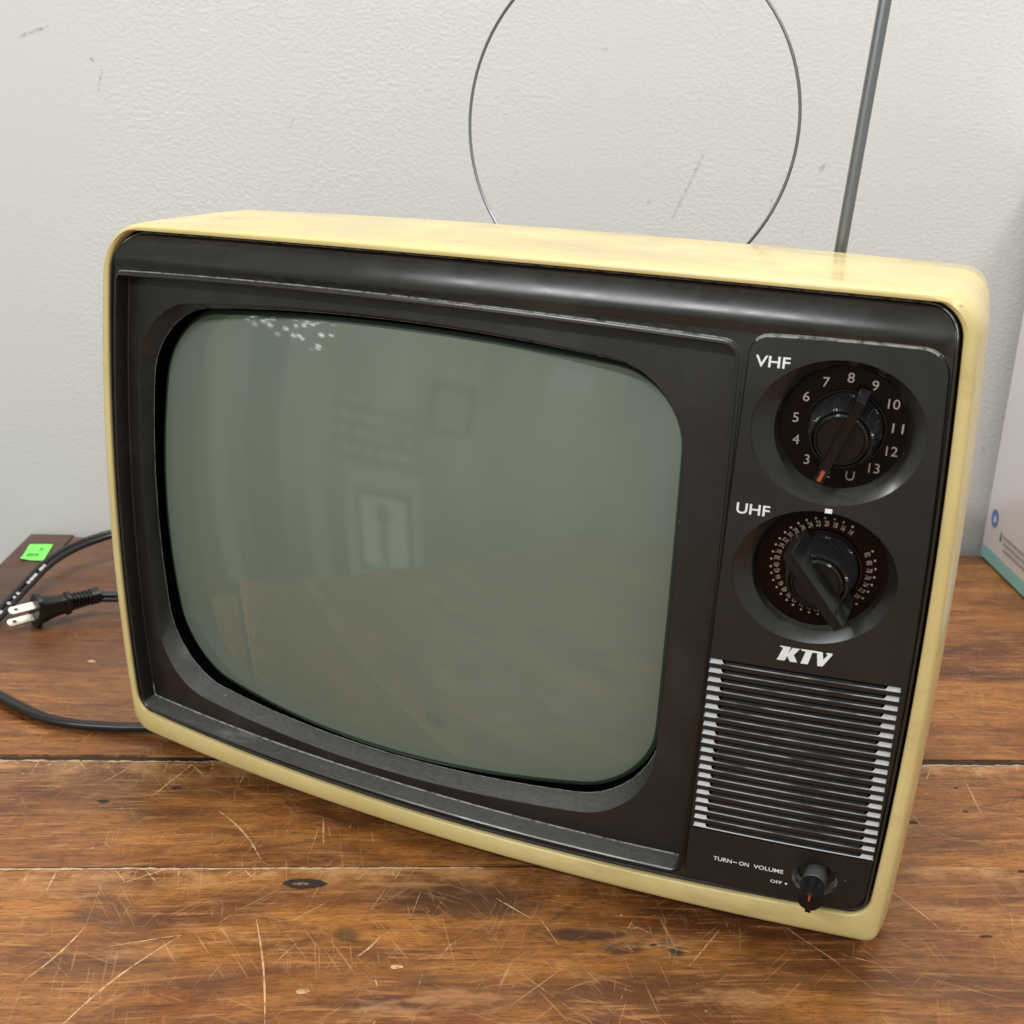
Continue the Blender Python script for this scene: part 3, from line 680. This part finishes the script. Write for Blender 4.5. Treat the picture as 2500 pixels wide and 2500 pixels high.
# ------------------------------------------------------------------ table
tb = MB(); ZT = 0
def slab(x0, x1, y0, y1, z1=0, th=.035, m=0, bev=.0012): tb.box(((x0+x1)/2, (y0+y1)/2, z1-th/2), ((x1-x0)/2, (y1-y0)/2, th/2), m=m, bev=bev)
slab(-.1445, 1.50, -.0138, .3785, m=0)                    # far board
slab(-.1845, -.1450, -.0138, .3855, z1=-.0003, m=1)         # cross board at the left end
slab(-.1845, 1.50, -.95, -.0198, m=0)                       # near boards
tb.box((.65, -.0169, -.0110), (.83, .0035, .010), m=2)       # dark strip filling the gap
def ribbon(pts, w, m, h=.00015, taper=True):
    """thin scratch lying on the surface"""
    pts = [Vector(p) for p in pts]; A = []; B = []; n = len(pts)
    for i, p in enumerate(pts):
        d_ = (pts[min(i+1, n-1)]-pts[max(i-1, 0)]); d_ = Vector((-d_.y, d_.x)).normalized()
        ww = w*(math.sin(math.pi*(i+.35)/(n-.3))**.6 if taper else 1)*(.8+.4*random.random())/2
        A.append((p.x+d_.x*ww, p.y+d_.y*ww, h)); B.append((p.x-d_.x*ww, p.y-d_.y*ww, h))
    tb.loops([A, B], m, close=False, flip=True)
def line(x0, y0, x1, y1, w, m, bend=0, n=9, jit=.0):
    dx, dy = x1-x0, y1-y0; ribbon([(x0+dx*k/n-dy*bend*math.sin(math.pi*k/n)+random.gauss(0, jit), y0+dy*k/n+dx*bend*math.sin(math.pi*k/n)+random.gauss(0, jit)) for k in range(n+1)], w, m, h=.00012+random.random()*.00012)
# seam between the near boards, chipped pale edges
def jag(x0, x1, y, w, m, h, amp): 
    n = int((x1-x0)/.003); ph = random.random()*9
    up = [(x0+(x1-x0)*k/n, y+w/2+amp*(random.random()**2), h) for k in range(n+1)]; lo = [(x0+(x1-x0)*k/n, y-w/2-amp*(random.random()**2), h) for k in range(n+1)]
    tb.loops([up, lo], m, close=False, flip=True)
jag(-.1845, .33, -.1240, .0007, 4, .00010, .0002); jag(-.1845, .20, -.1252, .0009, 5, .00022, .0008)
jag(-.1845, 1.2, -.0204, .0008, 5, .00022, .0014)
for (a, b_, c_, d_, w_, m_, be) in [(.059, -.072, .088, -.118, .0010, 3, .05), (.098, -.066, .098, -.100, .0006, 6, 0), (.116, -.080, .118, -.104, .0010, 3, 0),
    (.045, -.124, .022, -.138, .0006, 3, 0), (.069, -.022, .066, -.046, .0006, 3, 0), (.035, -.025, .020, -.060, .0007, 3, 0), (.005, -.022, -.010, -.045, .0006, 3, 0),
    (.0145, -.128, .0155, -.170, .0009, 6, 0), (.0155, -.170, .000, -.205, .0010, 3, .04), (.000, -.205, .002, -.235, .0009, 6, 0), (.060, -.176, .020, -.240, .0010, 3, -.05),
    (.060, -.176, .028, -.184, .0006, 3, 0), (.092, -.165, .105, -.235, .0009, 3, .02), (.150, -.178, .140, -.192, .0010, 3, .05), (.238, -.140, .262, -.108, .0006, 6, 0),
    (.225, -.165, .232, -.185, .0006, 3, 0), (.205, -.150, .221, -.166, .0010, 3, 0), (.205, -.195, .240, -.235, .0008, 6, 0), (.40, -.136, .419, -.178, .0008, 3, .03),
    (.495, -.035, .487, -.075, .0008, 3, 0), (.505, -.076, .520, -.100, .0013, 3, 0), (.500, -.163, .545, -.137, .0009, 3, 0), (.515, -.152, .55, -.178, .0010, 3, 0),
    (.478, -.190, .49, -.205, .0008, 3, 0), (.485, .046, .530, .052, .0020, 6, 0), (.51, .045, .56, .060, .0012, 6, 0), (-.12, .085, -.09, .105, .0012, 6, 0), (-.02, .13, .0, .145, .0009, 6, 0),
    (.34, -.17, .36, -.20, .0007, 3, 0), (.29, -.20, .31, -.175, .0006, 3, 0)]: line(a, b_, c_, d_, w_, m_, be)
for k in range(420):
    x_ = random.uniform(-.18, .75) if random.random() < .6 else random.uniform(-.15, .3); y_ = random.uniform(-.26, .0) if random.random() < .85 else random.uniform(.05, .36)
    if random.random() < .14: x_ = random.gauss(.23, .07); y_ = random.gauss(-.185, .025)
    a = random.choice([1.05, 1.2, 1.57, 2.3, .6, 2.7, 1.35])+random.gauss(0, .22); l = random.choice([.004, .006, .010, .016, .028])*random.uniform(.6, 1.5)
    if y_ < -.018 < y_+l*math.sin(a)+.001 or y_ > -.022 and y_ < -.012: continue
    if y_+l*math.sin(a) > .37 or y_ > -.0195 and x_ < -.14: continue
    line(x_, y_, x_+l*math.cos(a), y_+l*math.sin(a), random.uniform(.0002, .0005)*(1.5 if k % 9 == 0 else 1), 3 if random.random() < .2 else 6, random.gauss(0, .012), 5)
for k in range(260):       # nicks along the two edges
    x_ = random.uniform(-.18, .75); ye = random.choice([-.0215, -.1262]); l = random.uniform(.002, .018)
    if ye < -.1 and x_ > .2: continue
    a = random.choice([1.2, 1.57, 1.0, 2.2]); line(x_, ye, x_-l*math.cos(a), ye-l*math.sin(a), random.uniform(.0004, .0011), 3 if k % 2 else 6, 0, 4)
for k in range(70):        # paint flecks
    x_ = random.uniform(-.17, .7); y_ = random.uniform(-.25, .1); s_ = random.uniform(.0003, .0009)
    if -.022 < y_ < -.012: continue
    tb.add([(x_+s_*math.cos(q*1.05)*random.uniform(.6, 1.3), y_+s_*math.sin(q*1.05)*random.uniform(.5, 1.2), .0003) for q in range(6)], [tuple(range(6))], 3)
def blob(x_, y_, rx, ry, m, h=.0003, n=14): tb.add([(x_+rx*math.cos(2*math.pi*k/n)*random.uniform(.75, 1.15), y_+ry*math.sin(2*math.pi*k/n)*random.uniform(.75, 1.15), h) for k in range(n)], [tuple(range(n))], m)
blob(.1115, -.1380, .0105, .0040, 4, .0003); blob(.1095, -.1383, .0042, .0014, 6, .0004); blob(.032, -.049, .0030, .0013, 4); blob(-.004, -.063, .0032, .0016, 4); blob(.545, -.128, .0050, .0022, 4)
blob(.158, -.199, .0030, .0015, 3); blob(.118, -.214, .0032, .0018, 3); blob(-.058, .115, .0032, .0022, 3)
for k in range(16): blob(random.uniform(-.15, .7), random.uniform(-.24, -.03), random.uniform(.0012, .0035), random.uniform(.0006, .0014), 4)
table = tb.build('wooden_table', [M['wood'], M['wood_dark'], M['gap_fill'], M['scratch'], M['seam'], M['chip'], M['scratch_soft']], None, smooth=False)
tag(table, 'scratched varnished brown plank table under the television, with a dark gap between boards', 'table')

# ------------------------------------------------------------------ wall
wl = MB(); YW = .3925
wl.add([(-1.6, YW, -.9), (2.6, YW, -.9), (2.6, YW, 1.7), (-1.6, YW, 1.7)], [(0, 1, 2, 3)])
def scuff(pts, w, m):
    A = []; B = []; n = len(pts)
    for i, p in enumerate(pts):
        d_ = Vector(pts[min(i+1, n-1)])-Vector(pts[max(i-1, 0)]); d_ = Vector((-d_.y, d_.x)).normalized(); ww = w/2*(math.sin(math.pi*(i+.4)/(n-.2))**.5)*random.uniform(.6, 1.2)
        A.append((p[0]+d_.x*ww, YW-.0003, p[1]+d_.y*ww)); B.append((p[0]-d_.x*ww, YW-.0003, p[1]-d_.y*ww))
    wl.loops([A, B], m, close=False, flip=True)
def px_wall(px, py):      # used only to measure where the scuffs sit on the wall
    o = Vector(CAM['loc']); d_ = r*((px-1250)/2806.6)+dn*((py-1250)/2806.6)+fw; t_ = (YW-o.y)/d_.y; p = o+d_*t_; return (p.x, p.z)
for a, b_, w_, m_ in [((46, 90), (118, 64), .0030, 1), ((220, 140), (230, 152), .0028, 1), ((250, 158), (240, 225), .0016, 1), ((716, 285), (708, 318), .0014, 1), ((1724, 364), (1640, 535), .0026, 2),
                      ((2016, 398), (2000, 420), .0034, 2), ((1592, 484), (1580, 498), .0022, 2), ((1885, 480), (1878, 516), .0018, 2), ((1455, 122), (1485, 120), .0012, 1), ((2398, 1090), (2400, 1102), .0030, 1), ((1960, 560), (1958, 582), .0018, 1)]:
    A0 = px_wall(*a); B0 = px_wall(*b_); scuff([(A0[0]+(B0[0]-A0[0])*k/12+random.gauss(0, .0002), A0[1]+(B0[1]-A0[1])*k/12+random.gauss(0, .0002)) for k in range(13)], w_, m_)
def scuffmat(name, col):
    mt, t, b = mat(name); P = t.obj(); t.set(b.inputs['Base Color'], col); b.inputs['Roughness'].default_value = .8
    t.set(b.inputs['Alpha'], t.math('MULTIPLY', t.mapr(t.noise(P, 300, 3, .7), .36, .66), .38)); return mt
wo = wl.build('wall', [M['wall'], scuffmat('scuff_g', (.30, .29, .31)), scuffmat('scuff_t', (.42, .34, .22))], None, smooth=False)
tag(wo, 'off white painted wall with a bumpy roller texture and a few scuffs', kind='structure')

# ------------------------------------------------------------------ carton at the right
cb = empty('carton', (.7015, .3770, 0), 0); a_ = math.atan2(.260-.377, .6857-.7007)     # direction of the visible side's foot
tag(cb, 'white carton with teal bottom band standing at the right beside the wall', 'box')
dx, dy = math.cos(a_), math.sin(a_); nx, ny = dy, -dx                                  # outward normal of the visible side
if nx > 0: nx, ny = -nx, -ny
mtc, t, b = mat('carton_print'); P = t.obj(); X, Y, Z = t.sep(P)
c = t.mix(t.noise(P, 5, 2), (.70, .66, .66), (.76, .73, .73))
edge_ = t.math('ADD', Z, t.math('MULTIPLY', t.noise(t.scale(P, (3, 3, 10)), 6, 2), .004))
c = t.mix(t.mapr(edge_, .0175, .0150), c, t.mix(t.noise(P, 60, 3), (.18, .52, .50), (.36, .66, .64)))
t.set(b.inputs['Base Color'], c); b.inputs['Roughness'].default_value = .4
mb = MB(); n_in = Vector((-nx, -ny, 0)); al = Vector((dx, dy, 0))
base4 = [Vector((0, 0, 0)), al*.30, al*.30+n_in*.22, n_in*.22]
bm = bmesh.new(); vs = [bm.verts.new(p+Vector((0, 0, h))) for h in (.0004, .36) for p in base4]
for f in ((0, 1, 2, 3), (4, 5, 6, 7), (0, 1, 5, 4), (1, 2, 6, 5), (2, 3, 7, 6), (3, 0, 4, 7)): bm.faces.new([vs[i] for i in f])
bmesh.ops.recalc_face_normals(bm, faces=bm.faces[:]); bmesh.ops.bevel(bm, geom=bm.edges[:], offset=.0022, segments=3, affect='EDGES'); bm.verts.index_update()
mb.add([v.co[:] for v in bm.verts], [[v.index for v in f.verts] for f in bm.faces]); bm.free(); mb.build('carton_body', mtc, cb, sharp=50)
def on_side(s_, h): return al*s_+Vector((nx, ny, 0))*.0004+Vector((0, 0, h))
mb = MB(); mb.add([on_side(.022+.0085*math.cos(k*math.pi/10), .045+.0085*math.sin(k*math.pi/10)) for k in range(20)], [tuple(range(20))], 0)
mb.add([on_side(.024+.0035*math.cos(k*math.pi/6), .0445+.0035*math.sin(k*math.pi/6))+Vector((nx, ny, 0))*.0003 for k in range(12)], [tuple(range(12))], 1)
mb.build('round_emblem', [simple('print_blue', (.12, .22, .55), .5), simple('print_white', (.7, .7, .74), .5)], cb, smooth=False)
mb = MB(); random.seed(3)
for rw in range(3):
    s_ = .048+rw*.003
    while s_ < .12:
        l = random.uniform(.0015, .005); h0 = .034-rw*.0055; mb.add([on_side(s_, h0), on_side(s_+l, h0), on_side(s_+l, h0+.0028), on_side(s_, h0+.0028)], [(0, 1, 2, 3)]); s_ += l+.0014
mb.build('small_print', simple('print_grey', (.36, .37, .36), .5), cb, smooth=False)
mb = MB(); mb.add([on_side(.040, .030), on_side(.0465, .030), on_side(.0433, .040)], [(0, 1, 2)]); mb.build('green_triangle', simple('print_green', (.10, .30, .16), .5), cb, smooth=False)
mb = MB(); mb.add([on_side(.098+.010*math.cos(k*math.pi/12), .150+.017*math.sin(k*math.pi/12)) for k in range(24)], [tuple(range(24))]); mb.build('mauve_emblem', simple('print_mauve', (.38, .30, .50), .5), cb, smooth=False)

# ------------------------------------------------------------------ price sticker
st = MB(); cor = [(-.1748, .3541), (-.1553, .3553), (-.1508, .3132), (-.1702, .3141)]
n = 8; V = []; F = []
for i in range(n+1):
    for j in range(n+1):
        u, v = i/n, j/n; p = [(cor[0][k]*(1-u)+cor[1][k]*u)*(1-v)+(cor[3][k]*(1-u)+cor[2][k]*u)*v for k in (0, 1)]
        V.append((p[0], p[1], .0005+.0018*max(0, v-.75)*4*max(0, .4-u)*2))
F = [(i*(n+1)+j, i*(n+1)+j+1, (i+1)*(n+1)+j+1, (i+1)*(n+1)+j) for i in range(n) for j in range(n)]
sto = mesh('price_sticker', V, F, simple('fluorescent_green_paper', (.20, .86, .12), .5), None)
tag(sto, 'bright green price sticker on the dark end board of the table', 'sticker')
mb = MB()
def stq(u, v): p = [(cor[0][k]*(1-u)+cor[1][k]*u)*(1-v)+(cor[3][k]*(1-u)+cor[2][k]*u)*v for k in (0, 1)]; return (p[0], p[1], .0011)
for txt, u0, v0, sx, sy in (('1', .22, .45, .0010, .009), ('.30', .50, .45, .0010, .009), ('480594', .14, .80, .0010, .009)):
    V, F = glyphs(txt, 1, 1, .01, False); mb.add([stq(u0+p[0]*(.19 if len(txt) < 5 else .18), v0-p[1]*.30) for p in V], [f[::-1] for f in F])
mb.build('sticker_print', simple('green_ink', (.05, .28, .05), .6), sto, smooth=False)

# ------------------------------------------------------------------ power cord
def smoothp(P, n=12):
    P = [Vector(p) for p in P]; out = []
    for i in range(len(P)-1):
        p0, p1, p2, p3 = P[max(i-1, 0)], P[i], P[i+1], P[min(i+2, len(P)-1)]
        for k in range(n):
            t_ = k/n; out.append(.5*((2*p1)+(-p0+p2)*t_+(2*p0-5*p1+4*p2-p3)*t_**2+(-p0+3*p1-3*p2+p3)*t_**3))
    return out+[P[-1]]
def twin(mb, P, rr, m=0, tilt=None):
    pts = smoothp(P); A = []; B = []
    for i, p in enumerate(pts):
        d_ = (pts[min(i+1, len(pts)-1)]-pts[max(i-1, 0)]).normalized(); s_ = d_.cross(Vector((0, 0, 1))).normalized()
        if tilt is not None: s_ = (s_*math.cos(tilt)+Vector((0, 0, 1))*math.sin(tilt)).normalized()
        A.append(p+s_*rr*.92); B.append(p-s_*rr*.92)
    mb.tube(A, rr, 12, m); mb.tube(B, rr, 12, m); return pts
pc = empty('power_cord', (-.1366, .2318, 0)); O = Vector(pc.location)
tag(pc, 'black twin power cord with a two prong plug lying looped left of the television', 'power cord')
mb = MB()
P1 = [(.05, .30, .030), (-.03, .335, .026), (-.0850, .3235, .024), (-.1060, .3090, .022), (-.1215, .2850, .020), (-.1300, .2560, .018), (-.1345, .2260, .014), (-.1385, .1900, .010), (-.1420, .1500, .006), (-.143, .11, .0045), (-.130, .082, .004), (-.1085, .0625, .004), (-.0839, .0416, .004), (-.0638, .0266, .004), (-.0445, .0185, .004), (-.0246, .0152, .004), (.0, .0142, .004), (.05, .016, .004), (.10, .05, .004)]
pp = twin(mb, [Vector(p)-O for p in P1], .0025, 0, .35)
P2 = [(-.0760, .2010, .0135), (-.040, .2020, .0135), (.0, .205, .011), (.05, .23, .006)]
twin(mb, [Vector(p)-O for p in P2], .0024, 0, 1.2)
mb.build('cord', M['cord'], pc)
mb = MB()     # dried white paint on the cord
for k in range(60, 120):
    if k in (66, 67, 74, 75, 76, 90, 101, 102): continue
    if k < 62 or k > 112: continue
    p = pp[k]; q = pp[k+1]; d_ = (q-p).normalized(); s_ = d_.cross(Vector((0, 0, 1))).normalized()
    if k > 84 and k % 5 < 2 or random.random() < .35: continue
    wv = .0010*(.55+.6*abs(math.sin(k*1.7))*random.uniform(.6, 1.1)); hh_ = .0033
    o1 = s_*(-.0022)+Vector((0, 0, hh_-.0012)); 
    mb.add([p+o1-s_*wv, p+o1+s_*wv+Vector((0, 0, .0010)), q+o1+s_*wv+Vector((0, 0, .0010)), q+o1-s_*wv], [(3, 2, 1, 0)])
mb.build('paint_smear', M['dried_paint'], pc, smooth=False)
# plug
pg = empty('plug', (0, 0, 0)); pg.parent = pc; pg.name = 'plug'
a0 = Vector((-.0770, .2010, .0145)); a1 = Vector((-.1165, .1685, .0130)); ax = (a1-a0).normalized(); sd = ax.cross(Vector((0, 0, 1))).normalized(); upv = sd.cross(ax).normalized()
# widths run mostly in the vertical plane of the prongs
wdir = (sd*-.45+upv*.89).normalized(); hdir = ax.cross(wdir).normalized()
def pl(t_, wv, hv): return a0-O+ax*t_+wdir*wv+hdir*hv
mb = MB(); Lp = []
prof = [(-.002, .0055, .0052), (.0045, .0056, .0052), (.0045, .0048, .0045)]
for k in range(5): t0 = .006+k*.0028; prof += [(t0, .0052+k*.0003, .0048), (t0+.0014, .0054+k*.0003, .0050), (t0+.0014, .0043+k*.0003, .0030), (t0+.0027, .0043+k*.0003, .0030)]
prof += [(.0205, .0088, .0062), (.0235, .0090, .0064), (.0245, .0074, .0056), (.030, .0078, .0056), (.038, .0100, .0064), (.043, .0118, .0070), (.0432, .0140, .0085), (.0462, .0142, .0086), (.0468, .0136, .0080)]
for t_, w0, h0 in prof:
    Lp.append([pl(t_, w0*np.sign(math.cos(q))*abs(math.cos(q))**.55, h0*np.sign(math.sin(q))*abs(math.sin(q))**.55) for q in [2*math.pi*k/28 for k in range(28)]])
mb.loops(Lp, 0, cap0=True, cap1=True); mb.build('plug_body', M['plug'], pg, sharp=35)
for sg in (-1, 1):
    mb = MB(); n = 24; t0, t1 = .0455, .0655; hw = .0034
    # blade with rounded tip and hole, thickness along wdir
    outp = [(t0, -hw), (t1-.002, -hw), (t1-.0005, -hw+.0012), (t1, 0), (t1-.0005, hw-.0012), (t1-.002, hw), (t0, hw)]
    hole = [(t1-.0052+.0015*math.cos(2*math.pi*k/12), .0015*math.sin(2*math.pi*k/12)) for k in range(12)]
    tri = geometry.tessellate_polygon([[Vector((p[0], p[1], 0)) for p in outp], [Vector((p[0], p[1], 0)) for p in hole[::-1]]])
    allp = outp+hole[::-1]; c0 = sg*.0064
    for th_, fl_ in ((.0008, False), (-.0008, True)): mb.add([pl(p[0], c0+th_, p[1]) for p in allp], [tuple(t_)[::-1] if fl_ else tuple(t_) for t_ in tri])
    mb.loops([[pl(p[0], c0+.0008, p[1]) for p in outp], [pl(p[0], c0-.0008, p[1]) for p in outp]], 0)
    mb.loops([[pl(p[0], c0+.0008, p[1]) for p in hole], [pl(p[0], c0-.0008, p[1]) for p in hole]], 0)
    mb.build('prong', M['prong'], pg, smooth=False)
